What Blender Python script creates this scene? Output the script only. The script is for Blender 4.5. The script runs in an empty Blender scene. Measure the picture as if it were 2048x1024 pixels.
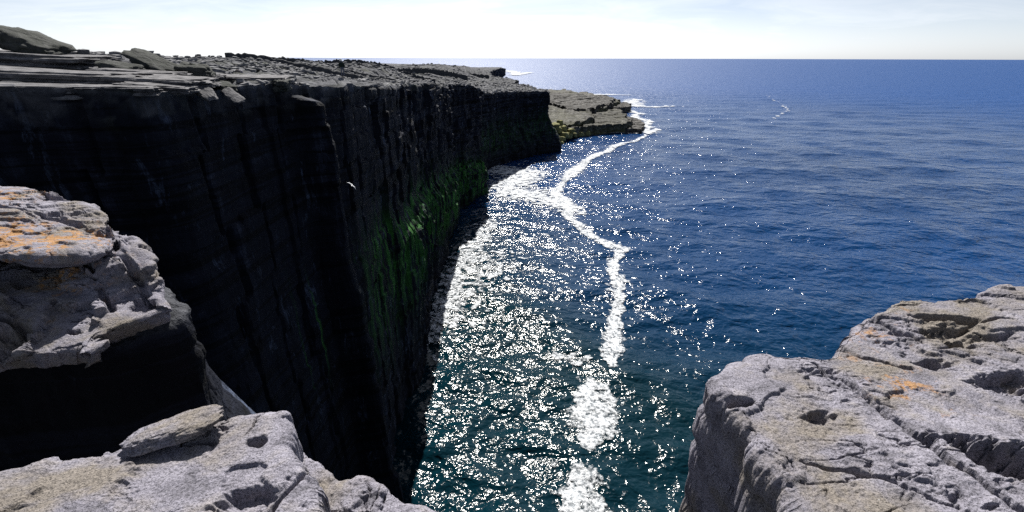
import bpy, math, random
import numpy as np
from mathutils import Vector, Matrix, Euler

# ------------------------------------------------------------------ camera, sky, sun, exposure
SC = bpy.context.scene
COL = SC.collection
EYE = 60.0                                    # eye height above the sea, metres
cam_d = bpy.data.cameras.new("camera")
cam = bpy.data.objects.new("camera", cam_d)
COL.objects.link(cam)
cam_d.sensor_width = 36.0
cam_d.lens = 36.0 * 900.0 / 2048.0
cam_d.clip_start = 0.05
cam_d.clip_end = 120000.0
cam.location = (0, 0, EYE)
cam.rotation_euler = (Matrix.Rotation(math.radians(90 - 23.8), 3, 'X') @ Matrix.Rotation(math.radians(0.17), 3, 'Z')).to_euler()
SC.camera = cam

SUN_AZ, SUN_EL = math.radians(-6.0), math.radians(47.0)     # azimuth from +Y towards +X
world = bpy.data.worlds.new("World")
SC.world = world
world.use_nodes = True
wn, wl = world.node_tree.nodes, world.node_tree.links
wn.clear()
w_out = wn.new("ShaderNodeOutputWorld")
w_bg = wn.new("ShaderNodeBackground")
w_sky = wn.new("ShaderNodeTexSky")
w_sky.sky_type = 'NISHITA'
w_sky.sun_disc = False
w_sky.sun_elevation = SUN_EL
w_sky.sun_rotation = SUN_AZ
w_sky.altitude = 50
w_sky.air_density = 0.6
w_sky.dust_density = 0.8
w_sky.ozone_density = 2.0
w_bg.inputs[1].default_value = 0.056
wl.new(w_bg.outputs[0], w_out.inputs[0])
# thin broken cloud over the whole sky: Nishita mixed towards cloud white by a noise on the view direction
w_tc = wn.new("ShaderNodeTexCoord")
w_sep = wn.new("ShaderNodeSeparateXYZ")
wl.new(w_tc.outputs['Generated'], w_sep.inputs[0])
w_den = wn.new("ShaderNodeMath"); w_den.operation = 'MAXIMUM'; w_den.inputs[1].default_value = 0.0
wl.new(w_sep.outputs[2], w_den.inputs[0])
w_den2 = wn.new("ShaderNodeMath"); w_den2.operation = 'ADD'; w_den2.inputs[1].default_value = 0.14
wl.new(w_den.outputs[0], w_den2.inputs[0])
w_div = wn.new("ShaderNodeVectorMath"); w_div.operation = 'DIVIDE'
w_cmb = wn.new("ShaderNodeCombineXYZ")
for i in range(3):
    wl.new(w_den2.outputs[0], w_cmb.inputs[i])
wl.new(w_tc.outputs['Generated'], w_div.inputs[0]); wl.new(w_cmb.outputs[0], w_div.inputs[1])
w_map = wn.new("ShaderNodeMapping"); w_map.inputs['Scale'].default_value = (1.0, 1.5, 1.0)
w_map.inputs['Rotation'].default_value = (0, 0, 0.5)
w_map.inputs['Location'].default_value = (3.1, 0.4, 0)
wl.new(w_div.outputs[0], w_map.inputs[0])
w_noise = wn.new("ShaderNodeTexNoise"); w_noise.inputs['Scale'].default_value = 1.1
w_noise.inputs['Detail'].default_value = 9; w_noise.inputs['Roughness'].default_value = 0.62
w_noise.inputs['Distortion'].default_value = 0.6
wl.new(w_map.outputs[0], w_noise.inputs['Vector'])
w_ramp = wn.new("ShaderNodeValToRGB")
w_ramp.color_ramp.elements[0].position = 0.32; w_ramp.color_ramp.elements[0].color = (0.30, 0.30, 0.30, 1)
w_ramp.color_ramp.elements[1].position = 0.64; w_ramp.color_ramp.elements[1].color = (0.60, 0.60, 0.60, 1)
wl.new(w_noise.outputs[0], w_ramp.inputs[0])
w_mix = wn.new("ShaderNodeMix"); w_mix.data_type = 'RGBA'
# sea haze: the long path near the horizon is milky all the way round
w_hz = wn.new("ShaderNodeMath"); w_hz.operation = 'MULTIPLY'; w_hz.inputs[1].default_value = -9.0
wl.new(w_den.outputs[0], w_hz.inputs[0])
w_he = wn.new("ShaderNodeMath"); w_he.operation = 'EXPONENT'; wl.new(w_hz.outputs[0], w_he.inputs[0])
w_hm = wn.new("ShaderNodeMath"); w_hm.operation = 'MULTIPLY'; w_hm.inputs[1].default_value = 0.7; wl.new(w_he.outputs[0], w_hm.inputs[0])
w_mx = wn.new("ShaderNodeMath"); w_mx.operation = 'MAXIMUM'
wl.new(w_hm.outputs[0], w_mx.inputs[0]); wl.new(w_ramp.outputs[0], w_mx.inputs[1])
wl.new(w_mx.outputs[0], w_mix.inputs[0])
wl.new(w_sky.outputs[0], w_mix.inputs[6])
w_bw = wn.new("ShaderNodeRGBToBW"); wl.new(w_sky.outputs[0], w_bw.inputs[0])
w_cl = wn.new("ShaderNodeVectorMath"); w_cl.operation = 'SCALE'; w_cl.inputs[0].default_value = (1.68, 1.74, 1.82)
wl.new(w_bw.outputs[0], w_cl.inputs['Scale']); wl.new(w_cl.outputs[0], w_mix.inputs[7])
wl.new(w_mix.outputs[2], w_bg.inputs[0])

sun_d = bpy.data.lights.new("sun", 'SUN')
sun_d.energy = 5.0
sun_d.angle = math.radians(0.53)
sun_d.color = (1.0, 0.96, 0.89)
sun = bpy.data.objects.new("sun", sun_d)
COL.objects.link(sun)
S_DIR = Vector((math.sin(SUN_AZ) * math.cos(SUN_EL), math.cos(SUN_AZ) * math.cos(SUN_EL), math.sin(SUN_EL)))
sun.rotation_euler = S_DIR.to_track_quat('Z', 'Y').to_euler()
sun.location = (-200, 300, 400)

SC.view_settings.view_transform = 'Standard'
SC.view_settings.look = 'None'
SC.view_settings.exposure = 0.9
SC.view_settings.gamma = 1.0
SC.view_settings.use_curve_mapping = False
SC.render.engine = 'CYCLES'
SC.cycles.max_bounces = 5
SC.cycles.use_denoising = False
SC.cycles.caustics_reflective = False
SC.cycles.caustics_refractive = False

# ------------------------------------------------------------------ numeric helpers
def _hash(ix, iy, iz, seed):
    h = (ix.astype(np.uint32) * np.uint32(374761393) + iy.astype(np.uint32) * np.uint32(668265263)
         + iz.astype(np.uint32) * np.uint32(2147483647) + np.uint32((seed * 1274126177) & 0xffffffff))
    h = (h ^ (h >> np.uint32(13))) * np.uint32(1274126177)
    h = (h ^ (h >> np.uint32(16))) * np.uint32(2246822519)
    return h ^ (h >> np.uint32(15))

_G = np.array([(1,1,0),(-1,1,0),(1,-1,0),(-1,-1,0),(1,0,1),(-1,0,1),(1,0,-1),(-1,0,-1),
               (0,1,1),(0,-1,1),(0,1,-1),(0,-1,-1),(1,1,0),(-1,1,0),(0,-1,1),(0,-1,-1)], dtype=np.float64)

_GX, _GY, _GZ = (np.ascontiguousarray(_G[:, k], dtype=np.float32) for k in range(3))
def perlin(x, y, z, seed=0):
    x, y, z = np.broadcast_arrays(np.asarray(x, np.float32), np.asarray(y, np.float32), np.asarray(z, np.float32))
    shp = x.shape; x, y, z = x.ravel(), y.ravel(), z.ravel()
    fx, fy, fz = np.floor(x), np.floor(y), np.floor(z)
    dx, dy, dz = x - fx, y - fy, z - fz
    k0 = np.uint32(374761393); k1 = np.uint32(668265263); k2 = np.uint32(2147483647)
    hx = fx.astype(np.int32).view(np.uint32) * k0; hy = fy.astype(np.int32).view(np.uint32) * k1
    hz = fz.astype(np.int32).view(np.uint32) * k2 + np.uint32((seed * 1274126177) & 0xffffffff)
    sx, sy, sz = (d * d * d * (d * (d * 6 - 15) + 10) for d in (dx, dy, dz))
    out = np.zeros(x.shape, np.float32)
    for a in (0, 1):
        wa = sx if a else 1 - sx; ha = hx + k0 if a else hx; da = dx - a
        for b in (0, 1):
            wab = wa * (sy if b else 1 - sy); hab = ha + (hy + k1 if b else hy); db = dy - b
            for c in (0, 1):
                h = hab + (hz + k2 if c else hz)
                h = (h ^ (h >> np.uint32(13))) * np.uint32(1274126177)
                h = ((h ^ (h >> np.uint32(16))) >> np.uint32(5)) & np.uint32(15)
                out += wab * (sz if c else 1 - sz) * (_GX[h] * da + _GY[h] * db + _GZ[h] * (dz - c))
    return out.reshape(shp) if shp else out[0]

def fbm(x, y, z, octaves=4, seed=0, gain=0.5, lac=2.03, ridged=False):
    a, t, o = 1.0, 0.0, 0.0
    for k in range(octaves):
        n = perlin(x, y, z, seed + k * 17)
        if ridged:
            n = 0.5 - np.abs(n) * 1.6
        o = o + a * n
        t += a
        a *= gain
        x, y, z = x * lac, y * lac, z * lac
    return o / t

def rnd(i, j=0, k=0, seed=0):                 # cell value 0..1
    i, j, k = np.broadcast_arrays(np.asarray(i), np.asarray(j), np.asarray(k))
    return _hash(i.astype(np.int64), j.astype(np.int64), k.astype(np.int64), seed).astype(float) / 4294967295.0

def sstep(a, b, x):
    t = np.clip((x - a) / (b - a), 0, 1)
    return t * t * (3 - 2 * t)

def seg_dist(px, py, pts):                    # distance to a polyline and the parameter 0..n-1 along it
    best = np.full(np.shape(px), 1e9); par = np.zeros(np.shape(px))
    for i in range(len(pts) - 1):
        ax, ay = pts[i][0], pts[i][1]; bx, by = pts[i + 1][0], pts[i + 1][1]
        L = (bx - ax) ** 2 + (by - ay) ** 2 + 1e-12
        t = np.clip(((px - ax) * (bx - ax) + (py - ay) * (by - ay)) / L, 0, 1)
        d = np.hypot(px - ax - t * (bx - ax), py - ay - t * (by - ay))
        m = d < best
        best = np.where(m, d, best); par = np.where(m, i + t, par)
    return best, par

# ------------------------------------------------------------------ mesh helpers
def build(name, V, F, mat, parent=None, attrs=None, smooth=True, loc=None):
    V = np.asarray(V, dtype=np.float32).reshape(-1, 3); F = np.asarray(F, dtype=np.int32)
    me = bpy.data.meshes.new(name)
    n, k = F.shape
    me.vertices.add(len(V)); me.vertices.foreach_set("co", V.ravel())
    me.loops.add(n * k); me.loops.foreach_set("vertex_index", F.ravel())
    me.polygons.add(n); me.polygons.foreach_set("loop_start", np.arange(0, n * k, k, dtype=np.int32))
    me.update(calc_edges=True)
    me.polygons.foreach_set("use_smooth", np.full(n, smooth))
    for an, av in (attrs or {}).items():
        a = me.attributes.new(an, 'FLOAT', 'POINT')
        a.data.foreach_set("value", np.asarray(av, dtype=np.float32).ravel())
    me.validate()
    me.materials.append(mat)
    o = bpy.data.objects.new(name, me)
    COL.objects.link(o)
    if parent is not None:
        o.parent = parent
    if loc is not None:
        o.location = loc
    return o

def grid_faces(r, c, wrap=False, flip=False):
    cc = c if wrap else c - 1
    i, j = np.meshgrid(np.arange(r - 1), np.arange(cc), indexing='ij')
    j2 = (j + 1) % c
    F = np.stack([i * c + j, i * c + j2, (i + 1) * c + j2, (i + 1) * c + j], -1).reshape(-1, 4)
    return F[:, ::-1] if flip else F

def tag(o, label=None, cat=None, group=None, kind=None):
    if label: o["label"] = label
    if cat: o["category"] = cat
    if group: o["group"] = group
    if kind: o["kind"] = kind
    return o

def empty(name, loc=(0, 0, 0)):
    o = bpy.data.objects.new(name, None)
    COL.objects.link(o); o.location = loc
    return o

# ------------------------------------------------------------------ material helpers
class NT:
    def __init__(self, name):
        self.m = bpy.data.materials.new(name); self.m.use_nodes = True
        self.t = self.m.node_tree; self.n = self.t.nodes; self.l = self.t.links
        self.n.clear()
        self.out = self.n.new("ShaderNodeOutputMaterial")
        self.bsdf = self.n.new("ShaderNodeBsdfPrincipled")
        self.l.new(self.bsdf.outputs[0], self.out.inputs[0])
        self.pos = self.n.new("ShaderNodeNewGeometry").outputs['Position']
    def set(self, sock, v):
        if hasattr(v, 'is_output'): self.l.new(v, sock)
        else: sock.default_value = v
    def map(self, vec, scale=(1, 1, 1), rot=(0, 0, 0)):
        n = self.n.new("ShaderNodeMapping"); n.inputs['Scale'].default_value = scale; n.inputs['Rotation'].default_value = rot
        self.l.new(vec, n.inputs[0]); return n.outputs[0]
    def noise(self, vec, scale, detail=4, rough=0.55, dist=0.0):
        n = self.n.new("ShaderNodeTexNoise"); n.inputs['Scale'].default_value = scale
        n.inputs['Detail'].default_value = detail; n.inputs['Roughness'].default_value = rough; n.inputs['Distortion'].default_value = dist
        self.l.new(vec, n.inputs['Vector']); return n.outputs[0]
    def voro(self, vec, scale, feature='F1', rand=1.0):
        n = self.n.new("ShaderNodeTexVoronoi"); n.feature = feature; n.inputs['Scale'].default_value = scale
        n.inputs['Randomness'].default_value = rand
        self.l.new(vec, n.inputs['Vector']); return n.outputs[0]
    def ramp(self, f, stops):
        n = self.n.new("ShaderNodeValToRGB"); e = n.color_ramp.elements
        while len(e) < len(stops): e.new(0.5)
        for q, (p, c) in zip(e, stops):
            q.position = p; q.color = (c, c, c, 1) if isinstance(c, (int, float)) else (*c, 1)
        self.l.new(f, n.inputs[0]); return n.outputs[0]
    def mix(self, f, a, b, mode='MIX'):
        n = self.n.new("ShaderNodeMix"); n.data_type = 'RGBA'; n.blend_type = mode
        self.set(n.inputs[0], f)
        for s, v in ((n.inputs[6], a), (n.inputs[7], b)):
            self.set(s, (*v, 1) if isinstance(v, tuple) and len(v) == 3 else v)
        return n.outputs[2]
    def math(self, op, a, b=0.0):
        n = self.n.new("ShaderNodeMath"); n.operation = op
        self.set(n.inputs[0], a); self.set(n.inputs[1], b); return n.outputs[0]
    def attr(self, name):
        n = self.n.new("ShaderNodeAttribute"); n.attribute_name = name; return n.outputs['Fac']
    def bump(self, h, dist, strength=1.0, prev=None):
        n = self.n.new("ShaderNodeBump"); n.inputs['Distance'].default_value = dist; n.inputs['Strength'].default_value = strength
        self.l.new(h, n.inputs['Height'])
        if prev is not None: self.l.new(prev, n.inputs['Normal'])
        return n.outputs[0]
    def done(self, color, rough, normal=None, spec=0.5):
        self.set(self.bsdf.inputs['Base Color'], (*color, 1) if isinstance(color, tuple) else color)
        self.set(self.bsdf.inputs['Roughness'], rough)
        self.bsdf.inputs['Specular IOR Level'].default_value = spec
        if normal is not None: self.l.new(normal, self.bsdf.inputs['Normal'])
        return self.m

def mat_near_limestone():
    t = NT("near_limestone"); p = t.pos
    big = t.noise(p, 1.7, 6, 0.6, 0.4); mid = t.noise(p, 9, 6, 0.62, 0.3); fine = t.noise(p, 55, 5, 0.65)
    grey = t.ramp(mid, [(0.28, (0.10, 0.097, 0.114)), (0.48, (0.225, 0.216, 0.258)), (0.72, (0.31, 0.30, 0.352))])
    tan = t.mix(0.6, (0.19, 0.160, 0.125), t.ramp(fine, [(0.3, (0.09, 0.08, 0.06)), (0.7, (0.25, 0.22, 0.175))]))
    c = t.mix(t.ramp(t.math('ADD', t.math('MULTIPLY', big, 0.75), t.math('MULTIPLY', mid, 0.25)), [(0.47, 0.0), (0.58, 0.8)]), grey, tan)
    speck = t.ramp(t.noise(p, 130, 3, 0.7), [(0.36, 0.35), (0.5, 1.0), (0.68, 1.18)])
    c = t.mix(1.0, c, speck, 'MULTIPLY')
    la = t.attr("lichen")
    lich_n = t.ramp(t.math('ADD', t.noise(t.map(p, (1, 1, 1.4)), 9, 8, 0.74, 0.6), t.math('MULTIPLY', t.math('SUBTRACT', la, 0.6), 0.20)), [(0.51, 0.0), (0.57, 1.0)])
    lich = t.math('MULTIPLY', lich_n, t.ramp(la, [(0.20, 0.0), (0.6, 0.9)]))
    lc = t.ramp(fine, [(0.3, (0.22, 0.10, 0.03)), (0.7, (0.40, 0.225, 0.085))])
    c = t.mix(lich, c, lc)
    white = t.ramp(t.noise(p, 26, 4, 0.6), [(0.70, 0.0), (0.76, 0.5)])
    c = t.mix(white, c, (0.45, 0.46, 0.48))
    b = t.bump(mid, 0.035, 0.7)
    b = t.bump(fine, 0.012, 0.9, b)
    pits = t.ramp(t.voro(t.map(p, (1, 1, 1.6)), 34), [(0.0, 0.0), (0.32, 1.0)])
    b = t.bump(pits, 0.006, 0.6, b)
    b = t.bump(t.noise(p, 240, 3, 0.7), 0.003, 0.8, b)
    return t.done(c, 0.9, b, 0.25)

def mat_cliff():
    t = NT("cliff_limestone"); p = t.pos
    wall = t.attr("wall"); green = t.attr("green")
    mid = t.noise(p, 0.55, 8, 0.65, 0.3); fine = t.noise(p, 3.2, 6, 0.7)
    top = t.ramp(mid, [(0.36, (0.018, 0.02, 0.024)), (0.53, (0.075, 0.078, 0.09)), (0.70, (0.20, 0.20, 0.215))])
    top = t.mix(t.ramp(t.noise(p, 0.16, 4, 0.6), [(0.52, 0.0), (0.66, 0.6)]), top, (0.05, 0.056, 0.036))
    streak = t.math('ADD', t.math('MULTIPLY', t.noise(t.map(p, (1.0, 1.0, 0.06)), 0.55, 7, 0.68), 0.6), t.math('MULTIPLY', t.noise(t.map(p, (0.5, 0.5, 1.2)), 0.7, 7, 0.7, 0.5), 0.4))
    wallc = t.ramp(streak, [(0.38, (0.003, 0.004, 0.008)), (0.55, (0.009, 0.011, 0.020)), (0.70, (0.05, 0.058, 0.092))])  # weathered wall rock, darkened further to carry the shade of the sunless face
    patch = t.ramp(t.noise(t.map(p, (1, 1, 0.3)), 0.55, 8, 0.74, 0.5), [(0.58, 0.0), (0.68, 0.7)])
    wallc = t.mix(patch, wallc, (0.10, 0.125, 0.19))  # pale patches, bluish so the colour gives the wall faint cool highlights
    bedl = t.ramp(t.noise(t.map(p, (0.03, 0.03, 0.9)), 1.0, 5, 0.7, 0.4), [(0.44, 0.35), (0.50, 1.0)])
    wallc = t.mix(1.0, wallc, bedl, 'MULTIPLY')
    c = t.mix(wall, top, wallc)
    gs = t.noise(t.map(p, (1.0, 1.0, 0.06)), 0.9, 6, 0.7)
    gm = t.math('MULTIPLY', green, t.ramp(gs, [(0.46, 0.0), (0.57, 1.0)]))
    c = t.mix(gm, c, t.ramp(fine, [(0.3, (0.016, 0.070, 0.012)), (0.7, (0.050, 0.17, 0.035))]))
    b = t.bump(mid, 0.5, 0.6)
    b = t.bump(fine, 0.12, 0.8, b)
    return t.done(c, 0.92, b, 0.15)

def mat_platform():
    t = NT("wave_cut_limestone"); p = t.pos
    mid = t.noise(t.map(p, (1, 1, 2.5)), 0.22, 8, 0.68, 0.4); fine = t.noise(p, 1.6, 6, 0.7)
    c = t.ramp(mid, [(0.38, (0.014, 0.014, 0.014)), (0.53, (0.046, 0.044, 0.042)), (0.66, (0.16, 0.155, 0.15))])
    c = t.mix(t.math('MULTIPLY', t.attr("green"), t.ramp(fine, [(0.35, 0.2), (0.6, 0.95)])), c, (0.24, 0.26, 0.05))
    c = t.mix(t.ramp(fine, [(0.62, 0.0), (0.74, 0.5)]), c, (0.5, 0.5, 0.48))
    b = t.bump(fine, 0.5, 0.8); b = t.bump(mid, 1.2, 0.5, b)
    return t.done(c, 0.85, b, 0.2)

def mat_boulder(name, lo, hi, tint=None):
    t = NT(name); p = t.pos
    mid = t.noise(p, 1.3, 7, 0.66, 0.3); fine = t.noise(p, 7, 5, 0.7)
    c = t.ramp(mid, [(0.3, lo), (0.7, hi)])
    if tint: c = t.mix(t.ramp(fine, [(0.5, 0.0), (0.68, 0.6)]), c, tint)
    b = t.bump(mid, 0.18, 0.7); b = t.bump(fine, 0.05, 0.8, b)
    return t.done(c, 0.92, b, 0.2)

def mat_sea():
    t = NT("sea_water"); p = t.pos
    sh = t.attr("shallow")
    deep = t.mix(t.ramp(t.noise(p, 0.006, 4, 0.6), [(0.35, 0.0), (0.65, 1.0)]), (0.0008, 0.025, 0.092), (0.0012, 0.032, 0.118))
    deep = t.mix(t.attr("far"), deep, (0.0012, 0.042, 0.165))               # clear offshore water
    c = t.mix(sh, deep, (0.0012, 0.014, 0.022))
    q = t.map(p, (0.75, 1.0, 1.0), (0, 0, 0.35))
    n0 = t.noise(t.map(p, (0.5, 1.0, 1.0), (0, 0, 0.3)), 0.035, 4, 0.6, 0.2)
    n1 = t.noise(q, 0.16, 3, 0.5, 0.2)
    n2 = t.noise(q, 0.60, 2, 0.5, 0.3)
    n3 = t.noise(t.map(p, (0.7, 1.0, 1.0), (0, 0, 0.1)), 2.3, 2, 0.5)
    b = t.bump(n0, 6.0, 0.7)
    b = t.bump(n1, 1.9, 1.0, b)
    b = t.bump(n2, 0.54, 1.0, b)
    b = t.bump(n3, 0.10, 1.0, b)
    t.bsdf.inputs['IOR'].default_value = 1.24
    rough = t.math('ADD', 0.13, t.math('MULTIPLY', t.attr("far"), 0.34))      # unresolved ripples far out
    return t.done(c, rough, b, 0.5)

def mat_foam():
    t = NT("sea_foam"); p = t.pos
    n = t.noise(p, 1.5, 7, 0.7)
    web = t.voro(t.map(p, (1, 1, 0)), 0.8, 'DISTANCE_TO_EDGE')
    c = t.ramp(n, [(0.30, (0.24, 0.29, 0.34)), (0.56, (0.66, 0.68, 0.71))])
    f = t.math('ADD', t.attr("foam_amount"), t.math('MULTIPLY', t.math('SUBTRACT', n, 0.5), 2.4))
    f = t.math('SUBTRACT', f, t.math('MULTIPLY', web, 0.25))
    f = t.ramp(f, [(0.20, 0.0), (0.72, 1.0)])
    m = t.done(c, 0.8, t.bump(n, 0.6, 0.9), 0.1)
    tr = t.n.new("ShaderNodeBsdfTransparent"); mx = t.n.new("ShaderNodeMixShader")
    t.l.new(f, mx.inputs[0]); t.l.new(tr.outputs[0], mx.inputs[1]); t.l.new(t.bsdf.outputs[0], mx.inputs[2])
    t.l.new(mx.outputs[0], t.out.inputs[0])
    return m

def mat_plain(name, col, rough=0.8, vary=0.25, scale=20):
    t = NT(name)
    n = t.noise(t.pos, scale, 4, 0.6)
    c = t.mix(n, tuple(v * (1 - vary) for v in col), tuple(min(1, v * (1 + vary)) for v in col))
    return t.done(c, rough, None, 0.3)

M_NEAR = mat_near_limestone(); M_CLIFF = mat_cliff(); M_PLAT = mat_platform(); M_SEA = mat_sea(); M_FOAM = mat_foam()
M_BOULDER = mat_boulder("weathered_boulder", (0.016, 0.019, 0.017), (0.07, 0.072, 0.072), (0.030, 0.042, 0.020))
M_SLAB = mat_boulder("bare_slab", (0.035, 0.037, 0.042), (0.21, 0.205, 0.215))
M_RUBBLE = mat_boulder("rubble_stone", (0.035, 0.038, 0.043), (0.26, 0.26, 0.275))
M_DRYWALL = mat_boulder("dry_stone", (0.018, 0.02, 0.024), (0.075, 0.077, 0.085))

# ------------------------------------------------------------------ coastline (top edge of the cliff: x, y, height relative to the eye)
EDGE = [(-60, 8, 1.5), (-40, 19, -0.6), (-32, 23, -1.2), (-27.7, 26, -1.44), (-25.55, 26.5, -1.59), (-23.2, 27, -1.62), (-22.0, 28, -1.74),
        (-21.5, 29.5, -1.97), (-21.3, 33, -2.25), (-21.2, 39, -2.1), (-20.9, 43, -2.1), (-20.6, 47, -2.6), (-20.0, 50, -2.72),
        (-19.2, 53, -3.0), (-19.3, 62, -3.4), (-20.7, 85, -4.35), (-23.4, 125, -5.9), (-23.4, 185, -9.4), (-17.0, 203, -10.6),
        (-14.6, 210, -11.6), (-15.2, 216, -12.2), (-18.5, 228, -14.5), (-17.0, 245, -16.9), (-11.0, 270, -17.8), (8.4, 310, -19.9), (22.9, 322, -20.6),
        (24.0, 336, -21.2), (16, 390, -23.6), (17.8, 450, -24.4), (1.0, 520, -25.4), (6.8, 600, -25.6), (-32, 760, -27.5), (-52, 1100, -29),
        (-37, 1500, -30.0), (-27, 1900, -38.5), (-70, 2000, -40), (-300, 2400, -42), (-1600, 4200, -42)]
# inland heights
INLAND = [(-43.5, 42, -0.3), (-44.7, 50, 0.25), (-52.1, 70, 0.30), (-66.5, 110, -0.31), (-80.4, 170, -1.4), (-86, 260, -3.3), (-84, 500, -6.5),
          (-97, 800, -12.5), (-37, 1500, -27.5), (-20.3, 58, -2.19), (-33.7, 32, -1.25), (-33.9, 40, -1.05), (-35.4, 60, -1.45), (-51.5, 75, -0.4), (-26.3, 55, -1.85),
          (-60, 40, 1.2), (-90, 60, 1.6), (-120, 110, 1.2), (-200, 200, 0.2), (-300, 420, -2.5), (-600, 800, -6), (-900, 1500, -14), (-500, 2000, -26), (-2500, 2600, -20)]
_cp = np.array(EDGE + INLAND, dtype=float)
def _lp(x, y):
    r = np.hypot(x, y)
    return 2.6 * np.log(r), 2.2 * np.arctan2(x, y) * 2.0
_cx, _cy = _lp(_cp[:, 0], _cp[:, 1])
def ground_base(x, y):
    shape = np.shape(x); x = np.ravel(x); y = np.ravel(y)
    a, b = _lp(x, y)
    num = np.zeros_like(x); den = np.zeros_like(x)
    for i in range(len(_cp)):
        d2 = (a - _cx[i]) ** 2 + (b - _cy[i]) ** 2
        w = 1.0 / (d2 + 0.004) ** 1.6
        num += w * _cp[i, 2]; den += w
    return (num / den).reshape(shape)

def pave(x, y, scale, seed):
    """joint-bounded limestone blocks: random height per cell, sunk joints"""
    u = (x * 0.86 + y * 0.5) / scale; v = (-x * 0.5 + y * 0.86) / scale
    u = u + 0.35 * perlin(u * 0.6, v * 0.6, 0, seed); v = v + 0.35 * perlin(u * 0.6, v * 0.6, 7, seed)
    v = v * 0.7
    iu, iv = np.floor(u), np.floor(v)
    h = rnd(iu, iv, 0, seed)
    fu, fv = u - iu, v - iv
    e = np.minimum(np.minimum(fu, 1 - fu), np.minimum(fv, 1 - fv))
    return h, sstep(0.0, 0.09, e)

def ground_z(x, y):
    r = np.hypot(x, y)
    z = ground_base(x, y)
    k = np.clip(r / 70.0, 0.45, 3.0)
    t = fbm(x / 9.0, y / 9.0, 0, 4, 3) * 1.5
    q = 0.42                                             # bedding step
    ter = np.floor(t / q) + sstep(0.62, 0.98, t / q - np.floor(t / q))
    h1, j1 = pave(x, y, 2.6, 11); h2, j2 = pave(x, y, 6.5, 21)
    z = z + k * (0.26 * (ter * q - 0.1) + 0.30 * (h1 - 0.5) * j1 - 0.22 * (1 - j1) + 0.30 * (h2 - 0.5) - 0.2 * (1 - j2))
    z = z + 0.10 * k * fbm(x / 1.1, y / 1.1, 0, 3, 5)
    return z

# ------------------------------------------------------------------ cliff and clifftop: one continuous sheet (inland rows, lip, wall rows)
def coast_samples():
    P = np.array(EDGE, dtype=float)
    pts = []
    for i in range(len(P) - 1):
        a, b = P[i], P[i + 1]
        L = np.linalg.norm(b[:2] - a[:2]); m = np.hypot(*((a + b)[:2] / 2))
        n = max(2, int(L / max(0.2, 0.0050 * m)))
        pts.append(a + (b - a) * np.linspace(0, 1, n, endpoint=False)[:, None])
    return np.concatenate(pts + [P[-1:]])

def smooth1(a, k):
    w = np.hanning(2 * k + 3)[1:-1]; w /= w.sum()
    return np.convolve(np.pad(a, (k, k), mode='edge'), w, mode='valid')

CS = coast_samples()
ex, ey, ez = CS[:, 0], CS[:, 1], CS[:, 2]
ex = smooth1(ex, 3); ey = smooth1(ey, 3)
rr = np.hypot(ex, ey)
# ragged lip: joint blocks bite into the edge
arc = np.concatenate([[0], np.cumsum(np.hypot(np.diff(ex), np.diff(ey)))])
tx, ty = np.gradient(smooth1(ex, 6)), np.gradient(smooth1(ey, 6))
tl = np.hypot(tx, ty); nx, ny = ty / tl, -tx / tl            # seaward normal
nx, ny = smooth1(nx, 5), smooth1(ny, 5)
NW, NI = 155, 132
def wall_offset(s, x, y, z, top):
    """seaward displacement of the wall: battered, jointed columns in beds, bedding ledges, a green bench low down"""
    r = np.hypot(x, y); k = np.clip(r / 90.0, 0.5, 2.2)
    dep = top - z
    o = -0.004 * dep
    sw = s + 4.5 * perlin(s / 11.0, z / 45.0, 0, 31)
    lay = np.floor((z + 2.0 * perlin(s / 16.0, 0, 0, 8)) / 6.0)
    c1 = np.floor(sw / 5.2 + rnd(lay, 0, 0, 2) * 0.4); c2 = np.floor(sw / 2.1 + rnd(lay, 1, 0, 2)); c3 = np.floor(s / 14.0 + 0.3 * perlin(s / 30.0, 0, 3, 4))
    o = o + k * (1.5 * (rnd(c3, 0, 0, 40) - 0.5) + 0.9 * (rnd(c1, lay, 0, 41) - 0.5) + 0.16 * (rnd(c2, lay, 3, 42) - 0.5))
    cf = sw / 5.2 + rnd(lay, 0, 0, 2) * 0.4; cf = np.minimum(cf - np.floor(cf), np.ceil(cf) - cf)
    o = o - 0.7 * k * (1 - sstep(0.02, 0.07, cf))
    b = (z + 0.5 * perlin(s / 7.0, 0, 0, 9)) / 1.7 + 0.5 * perlin(0, z / 3.0, 0, 10)
    bi = np.floor(b)
    o = o + k * (0.55 * (rnd(bi, c1, 0, 43) - 0.5) - 0.16 * (1 - sstep(0.0, 0.16, np.minimum(b - bi, 1 - b + bi))))
    o = o + 0.5 * k * fbm(x / 2.6, y / 2.6, z / 6.0, 4, 44) + 0.9 * k * fbm(s / 12.0, z / 40.0, 0, 3, 45)
    return o

vfrac = np.linspace(0, 1, NW) ** 1.35
S = np.broadcast_to(arc[None, :], (NW, len(arc)))
gz_edge = ground_z(ex, ey)
top = EYE + 0.5 * gz_edge + 0.5 * ez
top = np.minimum(top, EYE + ez + 0.35)
Zw = top[None, :] * (1 - vfrac[:, None]) + (-1.5) * vfrac[:, None]
X0 = np.broadcast_to(ex[None, :], Zw.shape); Y0 = np.broadcast_to(ey[None, :], Zw.shape)
off = wall_offset(S, X0, Y0, Zw, top[None, :])
# pillar standing proud of the wall below the lip
sp = arc[np.argmin((ex + 20.9) ** 2 + (ey - 46.5) ** 2)]
dep = top[None, :] - Zw
pil = np.exp(-((S - sp + 0.3) / 1.5) ** 4) * sstep(0.9, 1.6, dep) * (1.9 + 0.05 * dep)
off = off + pil
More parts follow.
